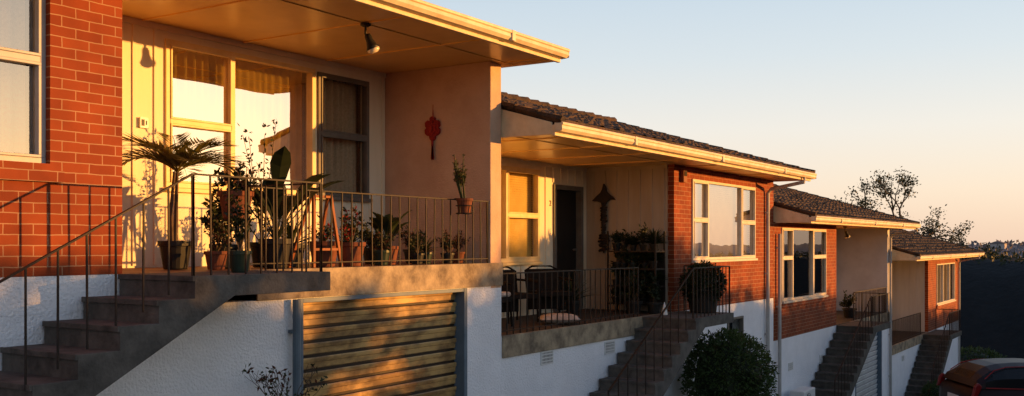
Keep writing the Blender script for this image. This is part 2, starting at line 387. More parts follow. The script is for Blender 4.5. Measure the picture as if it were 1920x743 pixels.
def build_house(H):
    x0,x1,zd,zs=H['x0'],H['x1'],H['deck'],H['soff']
    bx0,bx1=H['bay']; px0,px1=H['porch']; gx=(x0+x1)/2
    org=(gx,8.0,gz(gx))
    h=thing("house",org,H['label'],"house","stepped row of attached brick houses")
    zg=gz(x1)-.4
    bw=H['bay_windows']
    m=M(); wall_openings(m,YF,YF+.11,bx0,bx1,zd+.003,zs,[(w['x0'],w['x1'],w['z0'],w['z1']) for w in bw])
    if not H['bay_side_clad']:
        m.box(bx1-.11,bx1,YF+.112,YB,zd,zs)
    for w in bw:
        m.box(w['x0']-.08,w['x1']+.08,YF-.045,YF-.002,w['z0']-.13,w['z0']-.05)
    make("brick_wall",m,BRICK,h,org)
    for w in bw:
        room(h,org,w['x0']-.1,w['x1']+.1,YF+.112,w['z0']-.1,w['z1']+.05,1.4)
    if H['bay_side_clad']:
        m=M(); X=bx0; m.box(X-.004,X+.1,YF+.112,YB,zd,zs)
        y=YF+.16
        while y<YB-.02:
            m.box(X-.018,X-.0045,y,y+.035,zd+.02,zs-.06); y+=.215
        m.box(X-.02,X-.0046,YF+.112,YB,zs-.058,zs-.002)
        make("battened_side_wall",m,H.get('sidem',BATTEN_D),h,org)
    ops=[(w['x0'],w['x1'],w['z0'],w['z1']) for w in H['porch_windows']]
    dr=H.get('door')
    if dr: ops.append((dr[0],dr[1],zd+.002,dr[2]))
    m=M(); wall_openings(m,YB,YB+.12,px0,px1,zd,zs,ops)
    x=px0+.05
    while x<px1-.04:
        segs=[(zd+.02,zs-.06)]
        for o in ops:
            if o[0]-.05<x+.02<o[1]+.05:
                ns=[]
                for a,b in segs:
                    if o[2]-.06>a: ns.append((a,min(b,o[2]-.06)))
                    if o[3]+.06<b: ns.append((max(a,o[3]+.06),b))
                segs=ns
        for a,b in segs:
            if b-a>.03: m.box(x,x+.035,YB-.016,YB-.0005,a,b)
        x+=.24
    m.box(px0,px1,YB-.02,YB-.0006,zs-.058,zs-.002)
    make("porch_wall",m,BATTEN,h,org)
    for w in bw+H['porch_windows']: window(h,org,w)
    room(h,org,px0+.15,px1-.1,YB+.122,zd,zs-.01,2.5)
    if dr:
        m=M(); m.box(dr[0]+.05,dr[1]-.05,YB+.07,YB+.11,zd+.02,dr[2]-.05)
        d=make("door",m,DOORM,h,org,bevel=.004)
        m=M(); a,b,c=dr
        m.box(a-.03,a+.045,YB-.03,YB+.1,zd+.004,c+.03); m.box(b-.045,b+.03,YB-.03,YB+.1,zd+.004,c+.03); m.box(a+.046,b-.046,YB-.03,YB+.1,c-.045,c+.03)
        make("door_frame",m,FRAME_G,d,org)
        m=M(); m.tube([(b-.13,YB+.07,zd+1.0),(b-.13,YB+.02,zd+1.0)],.02,8); m.tube([(b-.13,YB+.025,zd+1.0),(b-.24,YB+.02,zd+1.0)],.01,8)
        make("handle",m,ALLOY,d,org)
    if H.get('partition'):
        a,b=H['partition']; m=M()
        m.box(a,b,YF+.001,YB+.3,zd-.3,zs)
        make("partition_wall",m,H.get('partm',STUCCO_B),h,org,bevel=.012)
        m=M(); m.box(a,b,YF+.21,YB+.3,zg,zd-.301); make("partition_base",m,STUCCO,h,org)
    m=M(); g=H.get('garage'); ops=[(g[0],g[1],g[2],g[3])] if g else []
    ops += H.get('base_ops',[])
    bxa,bxb=min(bx0,px0),max(bx1,px1)
    wall_openings(m,YF+.002,YF+.2,bxa,bxb,zg,zd-.003-(.26 if H.get('partition') else 0),ops)
    if H.get('partition'):
        m.box(bx0,bx1,YF+.002,YF+.2,zd-.262,zd+.001)
    m.box(bxa,bxa+.1,YF+.21,YEND,zg,zs)
    m.box(bxb-.1,bxb-.001,YB+.35,YEND,zg,zs)
    m.box(bxa+.101,bxb-.101,YEND-.1,YEND,zg,zs)
    make("white_base_wall",m,STUCCO,h,org)
    if g:
        gm=M(); z=g[3]; per=.135
        # flat slat with a shallow step and a narrow recessed groove
        prof=[(0,.030,1),(.13,.030,1),(.18,.004,0),(.26,-.004,0),(.50,.0,0),(.55,.010,0),(.94,.014,0),(1.0,.030,1)]
        while z>g[2]:
            for (p0,y0_,m0),(p1,y1_,m1) in zip(prof[:-1],prof[1:]):
                za,zb=z-p0*per,z-p1*per
                gm.add([(g[0]+.03,YF+.1+y0_,za),(g[1]-.03,YF+.1+y0_,za),(g[1]-.03,YF+.1+y1_,zb),(g[0]+.03,YF+.1+y1_,zb)],[(0,3,2,1)],m0)
            z-=per
        gd=make("garage_door",gm,[H.get('gmat',GARAGE),H.get('groovem',GROOVE)],h,org)
        fm=M(); fm.box(g[0]-.0,g[0]+.06,YF-.012,YF+.18,g[2],g[3]); fm.box(g[1]-.06,g[1]-.0,YF-.012,YF+.18,g[2],g[3]); fm.box(g[0]+.061,g[1]-.061,YF-.008,YF+.18,g[3]-.04,g[3])
        make("door_frame",fm,PIPE_B,gd,org,bevel=.004)
        bk=M(); bk.box(g[0]-.1,g[1]+.1,YF+.21,YF+.25,g[2]-.2,g[3]+.1); make("garage_backing",bk,DARK,gd,org)
    m=M(); s0,s1=H.get('slab',(px0,px1))
    m.box(px0+.001 ,px1-.001 if not H.get('partition') else H['partition'][0]-.001,YF+.03,YB-.001,zd-.2,zd,1)
    m.box(s0,s1,YF-.022,YF+.0 if H.get('partition') else YF+.029,zd-H.get('slabt',.27),zd+.004,0)
    if H.get('partition'): m.box(s0,H['partition'][0]-.001,YF+.0005,YF+.0295,zd-.2,zd+.0038,0)
    make("porch_deck",m,[CONC,H.get('deckm',DECKD)],h,org,bevel=.006)
    lx0,lx1=H['landing']; tr,ri=H.get('tread',.30),.155; m=M()
    m.box(lx0+.36,lx1,YL,YF-.024,zd-.15,zd+.002)
    def under(x): return zd-.15-(lx0+.36-x)*(ri/tr)
    def sidequad(xa,xb,zt_a,zt_b):
        vs=[(xa,YL,under(xa)),(xb,YL,under(xb)),(xb,YL,zt_b),(xa,YL,zt_a)]
        w=YF-.024
        vs+= [(x,w,z) for x,_,z in vs]
        m.add(vs,[(0,1,2,3),(7,6,5,4),(3,2,6,7),(4,5,1,0)])
    sidequad(lx0,lx0+.36,zd+.002,zd+.002)
    i=0
    while True:
        xb=lx0-i*tr; xa=xb-tr; zt=zd-(i+1)*ri
        if zt<gz(xa)-.05 or i>20: break
        sidequad(xa,xb,zt,zt)
        up=zt+ri
        m.add([(xb,YL,zt),(xb,YF-.024,zt),(xb,YF-.024,up),(xb,YL,up)],[(3,2,1,0)])
        m.box(xb-.018,xb,YL+.001,YF-.026,up-.035,up+.003)
        i+=1
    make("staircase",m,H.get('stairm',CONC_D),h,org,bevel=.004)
    xe=lx0-(i-.5)*tr; drop=(i-.5)*ri
    zr=zd+H.get('railh',.72); m=M(); yr=YL+.05; bb=H.get('bar',.0055)
    d0,d1=H['deck_rail']
    railing_run(m,(d0,YF+.035,0),(d1,YF+.035,0),zr,zr,zd,zd,.145,bb)
    m.box(d0,d1,YF+.027,YF+.043,zd+.05,zd+.060)
    yy=YF+.03 if not H['bay_side_clad'] else YF-.05
    railing_run(m,(lx1-.06,yy,0),(lx1-.06,yr,0),zr,zr,zd,zd,.2,bb)
    railing_run(m,(lx0+.02,yr,0),(lx1-.06,yr,0),zr,zr,zd,zd,.145,bb)
    railing_run(m,(xe,yr,0),(lx0+.02,yr,0),zr-drop,zr,zd-drop,zd,.2 if bb<.006 else .26,bb)
    make("railing",m,IRON,h,org)
    ze=zs+H.get('lip',.12); m=M(); tile_roof(m,x0,x1,ze)
    rf=make("roof",m,TILE,h,org)
    m=M()
    m.box(x0+.01,x1-.01,YE+.15,YEND+.3,zs,zs+.02)
    x=H.get('seam0',x0+.5)
    while x<x1-.1:
        m.box(x-.018,x+.018,YE+.151,YB+.0,zs-.012,zs-.0005); x+=1.245
    m.box(x0+.01,x1-.01,YE+.73,YE+.755,zs-.008,zs-.0006)
    make("soffit",m,SOFFIT,rf,org)
    m=M()
    m.box(x0+.005,x1-.005,YE+.105,YE+.149,zs-.035,zs+.09)
    for xa,xb in ((x0+.005,x0+.03),(x1-.03,x1-.005)):
        m.prism([(YE+.15,zs-.02),(YEND+.2,zs-.02),(YEND+.2,zs+.06),(YR,ze+TAN*(YR-YE)-.05),(YE+.15,ze+.0)],'x',xa,xb)
    make("fascia",m,CREAM,rf,org,bevel=.004)
    m=M()
    prof=[(YE+.0,zs+.115),(YE-.012,zs+.105),(YE-.01,zs+.085),(YE+.004,zs+.075),(YE+.0,zs+.04),(YE+.025,zs+.008),(YE+.102,zs+.004),(YE+.102,zs+.11),(YE+.092,zs+.11),(YE+.092,zs+.018),(YE+.032,zs+.02),(YE+.012,zs+.045),(YE+.013,zs+.115)]
    m.prism(prof,'x',x0-.01,x1+.01)
    for xa in (x0-.013,x1+.01):
        m.box(xa,xa+.003,YE,YE+.1,zs+.012,zs+.105)
    xx=x0+1.9
    while xx<x1:
        m.box(xx-.03,xx+.03,YE-.015,YE+.05,zs+.005,zs+.113); xx+=3.1
    make("gutter",m,CREAM,rf,org)
    for (xp,ztop,mt) in H.get('pipes',[]):
        m=M(); r=.036
        pts=[(xp,YE+.06,zs+.01),(xp,YE+.06,zs-.08),(xp-.02,YF-.12,zs-.2),(xp-.02,YF-.055,zs-.28),(xp-.02,YF-.055,gz(xp)-.1)] if ztop is None else [(xp,YF-.065,ztop),(xp,YF-.065,gz(xp)-.1)]
        m.tube(pts,r,10)
        z=pts[-2][2]-.4 if ztop is None else ztop-.3
        while z>gz(xp):
            m.box(pts[-1][0]-.05,pts[-1][0]+.05,YF-.06,YF-.012,z,z+.03); z-=1.2
        make("downpipe",m,mt,h,org,smooth=False)
    for (xv,zv) in H.get('vents',[]):
        m=M(); w2,h2=.15,.085
        m.box(xv-w2,xv+w2,YF-.012,YF+.001,zv-h2,zv-h2+.015); m.box(xv-w2,xv+w2,YF-.012,YF+.001,zv+h2-.015,zv+h2)
        m.box(xv-w2,xv-w2+.015,YF-.012,YF+.001,zv-h2+.0151,zv+h2-.0151); m.box(xv+w2-.015,xv+w2,YF-.012,YF+.001,zv-h2+.0151,zv+h2-.0151)
        for i in range(1,9): xx=xv-w2+.3*i/9; m.box(xx-.006,xx+.006,YF-.01,YF+.001,zv-h2+.0152,zv+h2-.0152)
        for i in range(1,4): zz=zv-h2+.17*i/4; m.box(xv-w2+.0152,xv+w2-.0152,YF-.011,YF-.003,zz-.006,zz+.006)
        m.box(xv-w2+.0151,xv+w2-.0151,YF-.004,YF+.0015,zv-h2+.0151,zv+h2-.0151,1)
        make("vent",m,[WHITEP,DARK],h,org)
    return h,org

# ------------------------------------------------------------------ the four houses
W=dict
H1=W(x0=-2.4,x1=9.98,deck=-.23,soff=2.13,bay=(-1.8,4.68),porch=(4.681,9.83),bay_side_clad=False,partition=(9.6,9.83),deckm=DECKM,
  label="brick and white stucco house with palm-filled porch over a garage",lip=.05,
  bay_windows=[W(x0=1.5,x1=4.1,z0=.56,z1=2.0,y=YF,mull=[3.3],trans={0:1.29,1:1.29},fill=[('lace',1.55,4.05,.6)],proud=False,glass=GLASS_S,frame=FRAME_L)],
  porch_windows=[W(x0=6.3,x1=8.35,z0=.55,z1=2.0,y=YB,mull=[7.14],trans={0:1.2},fill=[('curtain',6.33,8.32,.58)],frame=FRAME_Y,ft=.05),
                 W(x0=8.40,x1=9.28,z0=.55,z1=1.98,y=YB,mull=[],trans={0:1.28},fill=[('lace',8.42,9.25,.58)],frame=FRAME_G,glass=GLASS_L)],  # grey frame colour holds the partition's shade
  garage=(6.5,9.12,gz(7)-.2,-.5),slab=(6.0,9.83),landing=(4.64,6.0),deck_rail=(5.95,9.59),seam0=4.8,slabt=.265,
  pipes=[(6.42,-.5,PIPE_B)])
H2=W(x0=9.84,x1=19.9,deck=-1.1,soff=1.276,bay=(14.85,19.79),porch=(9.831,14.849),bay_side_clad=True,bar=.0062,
  label="brick house numbered 2 with dark door and plant shelf",stairm=CONC_D,
  bay_windows=[W(x0=15.57,x1=18.66,z0=-.28,z1=1.08,y=YF,mull=[16.25,17.9],trans={0:.4,2:.4},fill='blindw')],
  porch_windows=[W(x0=11.3,x1=13.3,z0=-.28,z1=1.15,y=YB,mull=[12.35],trans={1:.43},fill='blind',frame=FRAME_Y,glass=GLASS_L,ft=.06)],
  door=(13.76,14.66,.92),landing=(13.65,15.2),tread=.28,deck_rail=(9.85,13.6),railh=.74,slabt=.26,
  slab=(9.84,14.849),vents=[(10.87,-1.45),(12.6,-1.47)],pipes=[(19.3,None,PIPE)],
  base_ops=[(17.2,18.0,-2.0,-1.35)])
H3=W(x0=19.91,x1=30.3,deck=-1.98,soff=.44,bay=(19.8,24.5),porch=(24.501,30.2),bay_side_clad=False,partition=(29.95,30.2),bar=.007,
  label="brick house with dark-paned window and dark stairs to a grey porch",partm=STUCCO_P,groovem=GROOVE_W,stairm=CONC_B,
  bay_windows=[W(x0=20.29,x1=23.55,z0=-1.2,z1=.33,y=YF,mull=[21.0,22.5],trans={0:-.3,2:-.3},fill=[('lace',20.3,20.7,-1.17)],glass=GLASS_S)],
  porch_windows=[W(x0=26,x1=29,z0=-1.2,z1=.3,y=YB,mull=[27,28],fill='curtain')],
  garage=(26.3,29.2,gz(27)-.2,-2.3),gmat=GARAGE_W,landing=(24.46,26.3),slab=(25.8,30.2),deck_rail=(26.3,29.9),
  vents=[(20.9,-2.6),(23.2,-2.65)],pipes=[(19.98,.2,PIPE),(30.1,None,PIPE)])
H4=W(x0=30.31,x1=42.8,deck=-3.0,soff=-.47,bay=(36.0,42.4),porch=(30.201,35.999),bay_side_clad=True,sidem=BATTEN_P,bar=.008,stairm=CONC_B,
  label="small brick house with a white venetian-blinded window at the row's end",
  bay_windows=[W(x0=37.5,x1=41.2,z0=-2.15,z1=-.72,y=YF,mull=[38.7,40.0],fill='blindw')],
  porch_windows=[W(x0=31,x1=34,z0=-2.1,z1=-.7,y=YB,mull=[32.5],fill='curtain')],
  door=(34.6,35.5,-1.0),landing=(35.0,37.2),tread=.28,deck_rail=(30.3,34.9),vents=[(32,-3.5)],pipes=[(42.0,None,PIPE)])
houses=[build_house(h) for h in (H1,H2,H3,H4)]

h,org=houses[1]
window(h,org,W(x0=17.2,x1=18.0,z0=-2.0,z1=-1.35,y=YF,fill=[],glass=GLASS_S,frame=FRAME_G))
m=M(); m.box(17.0,18.2,YF+.25,YF+.3,-2.2,-1.2); make("interior_room",m,DARK,h,org)

def text_mesh(txt,size,loc,rot,mt,parent,org,name):
    c=bpy.data.curves.new(name,'FONT'); c.body=txt; c.size=size; c.extrude=.004; c.align_x='CENTER'
    tmp=bpy.data.objects.new("tmp_text",c); COL.objects.link(tmp)
    dg=bpy.context.evaluated_depsgraph_get(); me=bpy.data.meshes.new_from_object(tmp.evaluated_get(dg))
    bpy.data.objects.remove(tmp); me.materials.clear(); me.materials.append(mt); me.name=name
    o=bpy.data.objects.new(name,me); COL.objects.link(o); o.parent=parent
    o.location=(loc[0]-org[0],loc[1]-org[1],loc[2]-org[2]); o.rotation_euler=rot; return o
text_mesh("2",.13,(13.645,YB-.004,.60),(math.pi/2,0,0),DOORM,h,org,"house_number")
h1,o1=houses[0]
m=M(); m.box(6.0,6.09,YB-.035,YB-.019,1.1,1.2); m.box(6.015,6.045,YB-.04,YB-.036,1.12,1.18,1); make("doorbell_plate",m,[WHITEP,DOORM],h1,o1)
text_mesh("1",.06,(6.068,YB-.037,1.13),(math.pi/2,0,0),DOORM,h1,o1,"house_number")
m=M(); m.box(15.08,15.22,YF-.07,YF-.001,1.0,1.2); m.box(15.1,15.2,YF-.08,YF-.071,1.1,1.18,1); make("alarm_box",m,[WOOD_O,DARK],h,org,bevel=.015)

def spot(house,org,x,y,z,s=1):
    m=M(); m.lathe([(.05,0),(.05,-.02),(.03,-.03)],(x,y,z),14); m.tube([(x,y,z-.03),(x,y,z-.09*s),(x+.02,y-.02,z-.12*s)],.012,8)
    l=make("ceiling_spotlight",m,DOORM,house,org)
    c=M(); d=Vector((.30,-.25,-.9)).normalized(); p=Vector((x+.01,y-.01,z-.09*s))
    pts=[p+d*t*s for t in (0,.02,.06,.10,.13)]; c.tube(pts,[.022*s,.03*s,.032*s,.045*s,.06*s],14)
    make("lamp_shade",c,DOORM,l,org,smooth=True)
    b=M(); pts=[p+d*t*s for t in (.125,.15,.165)]; b.tube(pts,[.056*s,.05*s,.025*s],14); make("bulb",b,BULB,l,org,smooth=True)
spot(h1,o1,7.28,6.4,2.12,1.15)
spot(houses[2][0],houses[2][1],25.6,6.6,.43,1.2)

# ------------------------------------------------------------------ plants
LM=[LEAF_D,LEAF_M,LEAF_Y,LEAF_R,FLOWER,BARK,LEAF_H]
def rdir(up=0):
    v=Vector((R.gauss(0,1),R.gauss(0,1),R.gauss(0,1)+up)); return v.normalized()

def pot(m,r,h,c):
    m.lathe([(r*.68,0),(r*.72,.01),(r*.93,h*.8),(r*.96,h*.82),(r*1.04,h*.83),(r*1.05,h),(r*.93,h),(r*.9,h*.9)],c,20)

def bushy(m,c,rx,rz,n,ls,mix=(0,0,1),stems=7):
    c=Vector(c)
    for i in range(stems):
        d=rdir(1.2); d.z=abs(d.z)+.3; d.normalize(); q=R.uniform(.6,1.25); e=c+Vector((d.x*rx,d.y*rx,d.z*rz*1.6))*q
        midp=c.lerp(e,.5)+Vector((R.uniform(-.02,.02),R.uniform(-.02,.02),.03))
        m.tube([c,midp,e],[.006,.004,.002],4,5,False)
        for k in range(n//stems):
            t=R.uniform(.25,1.08); p=c.lerp(midp,t*2) if t<.5 else midp.lerp(e,t*2-1)
            dd=rdir(.4); m.leaf(p+dd*.01,dd,rdir(),ls*R.uniform(.6,1.3),ls*R.uniform(.35,.6),R.choice(mix),.2)

def potted(x,y,z,kind,r,h,pm,label,cat="potted plant",hgt=.4,spread=.2,mix=(0,1,0),name="potted_plant",n=120,ls=.05):
    t=thing(name,(x,y,z),label,cat)
    m=M(); pot(m,r,h,(x,y,z)); make("pot",m,pm,t,(x,y,z),smooth=False)
    m=M(); m.lathe([(r*.9,0),(r*.9,.004)],(x,y,z+h*.88),16); make("soil",m,SOIL,t,(x,y,z))
    f=M(); b=Vector((x,y,z+h*.88))
    if kind=='bush': bushy(f,b,spread,hgt*.6,n,ls,mix,9)
    elif kind=='palm':
        top=b+Vector((.02,0,hgt))
        for (dx,dy) in ((0,0),(.02,.03),(-.03,.01)):
            f.tube([b+Vector((dx,dy,0)),b.lerp(top,.5)+Vector((dx*1.5,dy*1.5,0)),top+Vector((dx*.8,dy*.8,0))],[.02,.016,.014],6,5)
        nf=17
        for i in range(nf):
            az=i*2.4+R.uniform(-.3,.3); el=R.uniform(.40,1.4); L=spread*R.uniform(.8,1.1)
            hd=Vector((math.cos(az),math.sin(az),0)); pts=[];p=top.copy();e=el
            for k in range(9):
                pts.append(p.copy()); p=p+(hd*math.cos(e)+Vector((0,0,math.sin(e))))*L/8; e-=.15
            f.tube(pts,[.007-.0006*k for k in range(9)],4,2,False)
            sd=hd.cross(Vector((0,0,1)))
            for k in range(24):
                t_=.12+.88*k/24; q=t_*8; i0=min(int(q),7); pp=pts[i0].lerp(pts[i0+1],q-i0); tan=(pts[i0+1]-pts[i0]).normalized()
                ll=L*.46*math.sin(math.pi*min(1,(t_+.15)*.76))**.7
                for s in (-1,1):
                    dd=(sd*s*.75+tan*.85+Vector((0,0,.3-.2*R.random()))).normalized()
                    f.leaf(pp,dd,(0,0,1),ll,.023,R.choice((2,2,2,1)),.1)
    elif kind=='broad':
        for i in range(n):
            az=R.uniform(0,6.28); e=R.uniform(.9,1.45); hd=Vector((math.cos(az),math.sin(az),0)); L=hgt*R.uniform(.6,1.05)
            p=b.copy(); pts=[]
            for k in range(9):
                pts.append(p.copy()); p=p+(hd*math.cos(e)+Vector((0,0,math.sin(e))))*L/8; e-=.17 if k>3 else .05
            f.tube(pts[:5],[.008,.007,.006,.005,.004],5,0,False)
            w=[.006,.3,.75,1,.75,.02]; f.strip(pts[3:],[q*spread*.36 for q in w],hd.cross(Vector((0,0,1))),R.choice(mix),.35)
    elif kind=='spiky':
        for i in range(n):
            az=R.uniform(0,6.28); e=R.uniform(.3,1.5); hd=Vector((math.cos(az),math.sin(az),0)); p=b.copy(); L=hgt*R.uniform(.6,1); pts=[]
            for k in range(5):
                pts.append(p.copy()); p=p+(hd*math.cos(e)+Vector((0,0,math.sin(e))))*L/4; e-=.18
            f.strip(pts,[.012,.014,.011,.007,.001],hd.cross(Vector((0,0,1))),R.choice(mix),.5)
    elif kind=='cactus':
        for i in range(n):
            a_=R.uniform(0,6.28); bx=b+Vector((.03*math.cos(a_),.03*math.sin(a_),0)); tp=bx+Vector((math.cos(a_)*R.uniform(.02,.16),math.sin(a_)*.06,hgt*R.uniform(.55,1)))
            md=bx.lerp(tp,.5)+Vector((math.cos(a_)*.03,0,-.03))
            f.tube([bx,md,tp],[.010,.008,.005],6,1)
            for j in range(2):
                tq=md+Vector((R.uniform(-.07,.07),R.uniform(-.04,.04),R.uniform(.08,.16))); f.tube([md,tq],[.007,.004],5,1)
                for k in range(10): f.leaf(md.lerp(tq,R.uniform(.3,1)),rdir(.5),rdir(),ls,.016,R.choice(mix),.1)
            for k in range(20):
                q=R.uniform(.0,1); dd=rdir(.5); f.leaf(md.lerp(tp,q),dd,rdir(),ls,.016,R.choice(mix),.1)
    make("foliage",f,LM,t,(x,y,z))
    return t

D1=-.23
potted(5.78,7.3,D1+.004,'palm',.145,.25,POTBLK,"tall feathery palm in a black pot against the porch wall","palm",hgt=.64,spread=.58)
potted(5.40,6.05,D1+.004,'bush',.09,.17,POTGRN,"leafy plant in a green pot on the stair landing",hgt=.5,spread=.17,mix=(0,0,0,1),n=300,ls=.05)
potted(6.5,6.8,D1+.004,'broad',.15,.27,POTBLK,"broad-leaved plant in a large black pot beside the railing",hgt=.92,spread=.27,mix=(0,),n=16)
potted(6.2,7.15,D1+.004,'bush',.13,.22,POTBLK,"dense dark shrub in a black pot",hgt=.6,spread=.27,mix=(0,0,1),n=680,ls=.06)
potted(5.85,6.85,D1+.004,'bush',.10,.16,TERRA,"red-leaved bushy plant in a small terracotta pot",hgt=.3,spread=.15,mix=(0,0,3),n=200,ls=.045)
potted(6.75,7.25,D1+.004,'bush',.12,.24,POTBLK,"small bonsai-like tree in a black pot",hgt=1.05,spread=.36,mix=(0,1,0),n=420,ls=.045)
potted(6.9,7.0,D1+.004,'spiky',.13,.22,POTBLK,"spiky plant in a black pot behind the wooden stand",hgt=.42,mix=(0,0,1),n=46)
potted(7.18,6.85,D1+.004,'bush',.15,.25,TERRA,"low flowering plant in a wide terracotta pot",hgt=.22,spread=.15,mix=(0,1,0,4),n=200,ls=.04)
potted(7.52,6.8,D1+.004,'bush',.14,.24,TERRA,"flowering red geranium in a terracotta pot",hgt=.36,spread=.20,mix=(0,0,1,4),n=460,ls=.045)
potted(7.85,7.15,D1+.004,'spiky',.11,.17,POTBLK,"strappy dark plant in a black pot",hgt=.4,mix=(0,0,1),n=50)
potted(7.98,6.8,D1+.004,'bush',.10,.16,POTGRN,"low leafy plant in a green pot by the railing",hgt=.2,spread=.2,mix=(0,0,3),n=380,ls=.045)
potted(8.25,6.95,D1+.004,'broad',.13,.2,TERRA,"upright broad-leaved plant in a terracotta pot",hgt=.5,spread=.16,mix=(0,1,0),n=14)
potted(8.42,7.3,D1+.004,'bush',.12,.18,POTBLK,"dark bushy plant in a black pot against the porch wall",hgt=.3,spread=.22,mix=(0,0,1),n=400,ls=.05)
potted(8.62,6.83,D1+.004,'bush',.08,.12,POTBLK,"small bushy plant in a black pot by the railing",hgt=.22,spread=.2,mix=(0,0,1),n=300,ls=.04)
potted(8.86,6.9,D1+.004,'spiky',.08,.13,POTGRN,"small spiky plant in a green pot",hgt=.24,mix=(0,1,0),n=36)
potted(9.05,7.25,D1+.004,'bush',.1,.16,POTBLK,"bushy plant in a black pot by the side wall",hgt=.28,spread=.2,mix=(0,0,3),n=320,ls=.045)
potted(9.14,6.8,D1+.004,'bush',.08,.12,POTBLK,"trailing succulent in a black pot",hgt=.26,spread=.17,mix=(0,0,3),n=320,ls=.04)
potted(9.4,6.85,D1+.004,'bush',.09,.13,TERRA,"dry reddish succulent in a terracotta pot",hgt=.22,spread=.14,mix=(0,3,3),n=260,ls=.035)

def stand(x,y,z,h,r,label):
    t=thing("plant_stand",(x,y,z),label,"plant stand")
    for k in range(3):
        m=M(); a=k*2.094+.4; m.tube([(x+r*1.3*math.cos(a),y+r*1.3*math.sin(a),z),(x+r*.8*math.cos(a),y+r*.8*math.sin(a),z+h*.5),(x+r*math.cos(a),y+r*math.sin(a),z+h)],.008,6)
        make("leg",m,IRON,t,(x,y,z))
    m=M()
    m.lathe([(r,0),(r*1.05,.004),(r*1.05,.012),(r,.016)],(x,y,z+h),18); make("tray",m,IRON,t,(x,y,z)); return t
stand(5.98,6.75,D1+.004,.42,.11,"wrought iron stand holding a terracotta pot")
potted(5.98,6.75,D1+.004+.44,'bush',.15,.24,TERRA,"trailing leafy succulent in a raised terracotta pot",hgt=.22,spread=.22,mix=(0,0,3,0),n=340,ls=.05)
t=thing("railing_pot_holder",(8.97,6.5,.33),"iron ring pot holder hooked over the railing","pot holder")
m=M(); hx=8.97
for z_ in (.335,.42):
    pts=[(hx+.095*math.cos(a*.3142),6.44+.095*math.sin(a*.3142),z_) for a in range(21)]; m.tube(pts,.006,5)
for a in (0,1.57,3.14,4.71): m.tube([(hx+.095*math.cos(a),6.44+.095*math.sin(a),.42),(hx+.08*math.cos(a),6.44+.08*math.sin(a),.325)],.005,5)
m.tube([(hx,6.53,.42),(hx,6.545,.505),(hx,6.58,.5)],.006,5); m.tube([(hx-.08,6.44,.33),(hx+.08,6.44,.33)],.005,5)
make("ring",m,IRON,t,(hx,6.5,.33))
potted(hx,6.44,.34,'cactus',.09,.16,TERRA,"branching upright succulent in a terracotta pot on the railing",hgt=.54,mix=(1,3,2),n=8,ls=.035)

wx,wy=7.0,6.70; so_=(wx,wy,D1)
t=thing("wooden_stand",so_,"orange-stained folding wooden stand among the pots","wooden stand")
for sx in (-.15,.15):
    m=M(); m.tube([(wx+sx*1.25,wy-.07,D1+.004),(wx+sx*.75,wy,D1+.70)],.020,4); make("leg",m,WOOD_O,t,so_)
    m=M(); m.tube([(wx+sx*1.25,wy+.25,D1+.004),(wx+sx*.75,wy+.03,D1+.70)],.018,4); make("leg",m,WOOD_O,t,so_)
for q in (.25,.97):
    m=M(); ww=.185-.07*q; m.tube([(wx-ww,wy-.07+.07*q,D1+.70*q),(wx+ww,wy-.07+.07*q,D1+.70*q)],.016,4); make("rung",m,WOOD_O,t,so_)

# red hanging charm
t=thing("hanging_ornament",(9.58,7.35,1.43),"red lantern-shaped good-luck charm with tassel on the porch wall","wall ornament")
o_=(9.58,7.35,1.43); CZ=1.385
half=[(.014,.150),(.036,.132),(.034,.100),(.070,.106),(.106,.082),(.104,.034),(.084,.014),(.110,-.006),(.106,-.054),(.072,-.080),(.042,-.084),(.036,-.120),(.014,-.142)]
poly=[(7.35+a,CZ+b) for a,b in half]+[(7.35-a,CZ+b) for a,b in reversed(half)]
m=M(); m.prism(poly,'x',9.556,9.598); m.prism([(7.35+(y-7.35)*.62,CZ+(z-CZ)*.62) for y,z in poly],'x',9.542,9.5555); m.prism([(7.35+(y-7.35)*.3,CZ+(z-CZ)*.34) for y,z in poly],'x',9.530,9.5415)
make("knot",m,REDM,t,o_,bevel=.003); m=M()
m.tube([(9.575,7.35,1.52),(9.585,7.35,1.68)],.004,5); m.tube([(9.575,7.335,1.52),(9.585,7.35,1.62)],.004,5); make("cord",m,REDM,t,o_)
m=M()
for k in range(16):
    dy=R.uniform(-.022,.022); m.tube([(9.57,7.35+dy*.4,1.22),(9.57,7.35+dy,1.02+R.uniform(-.01,.01))],.005,4)
m.tube([(9.57,7.35,1.26),(9.57,7.35,1.18)],.015,8); make("tassel",m,REDM,t,o_)

# driftwood mobile: bird-like top joined to a stacked vertical piece
t=thing("driftwood_mobile",(14.8,7.76,.4),"hanging driftwood sculpture with a bird-like wooden top","wall ornament")
m=M(); X=14.79
prof=[(-.22,-.06),(-.13,.03),(-.06,.09),(-.03,.15),(.0,.26),(.04,.20),(.06,.11),(.11,.05),(.17,.01),(.22,-.05),(.12,-.04),(.06,-.09),(.03,-.16),(-.03,-.16),(-.05,-.10),(-.12,-.07)]
m.prism([(7.76-a,.77+b*.9) for a,b in prof],'x',X-.02,X+.02); make("wooden_bird",m,DRIFT,t,(14.8,7.76,.4),bevel=.008)
m=M(); z=.64; i=0
while z>-.14:
    w=R.uniform(.04,.075)*(.9 if i<12 else 1.7); a=R.uniform(-.2,.2)
    m.tube([(X,7.76-w,z-a*w),(X-.02,7.76,z+.01),(X,7.76+w*.9,z+a*w)],[.020,R.uniform(.030,.038),.018],6); z-=R.uniform(.035,.05); i+=1
m.tube([(X,7.76,.75),(X,7.76,-.16)],.012,5); make("driftwood_pieces",m,DRIFT,t,(14.8,7.76,.4))

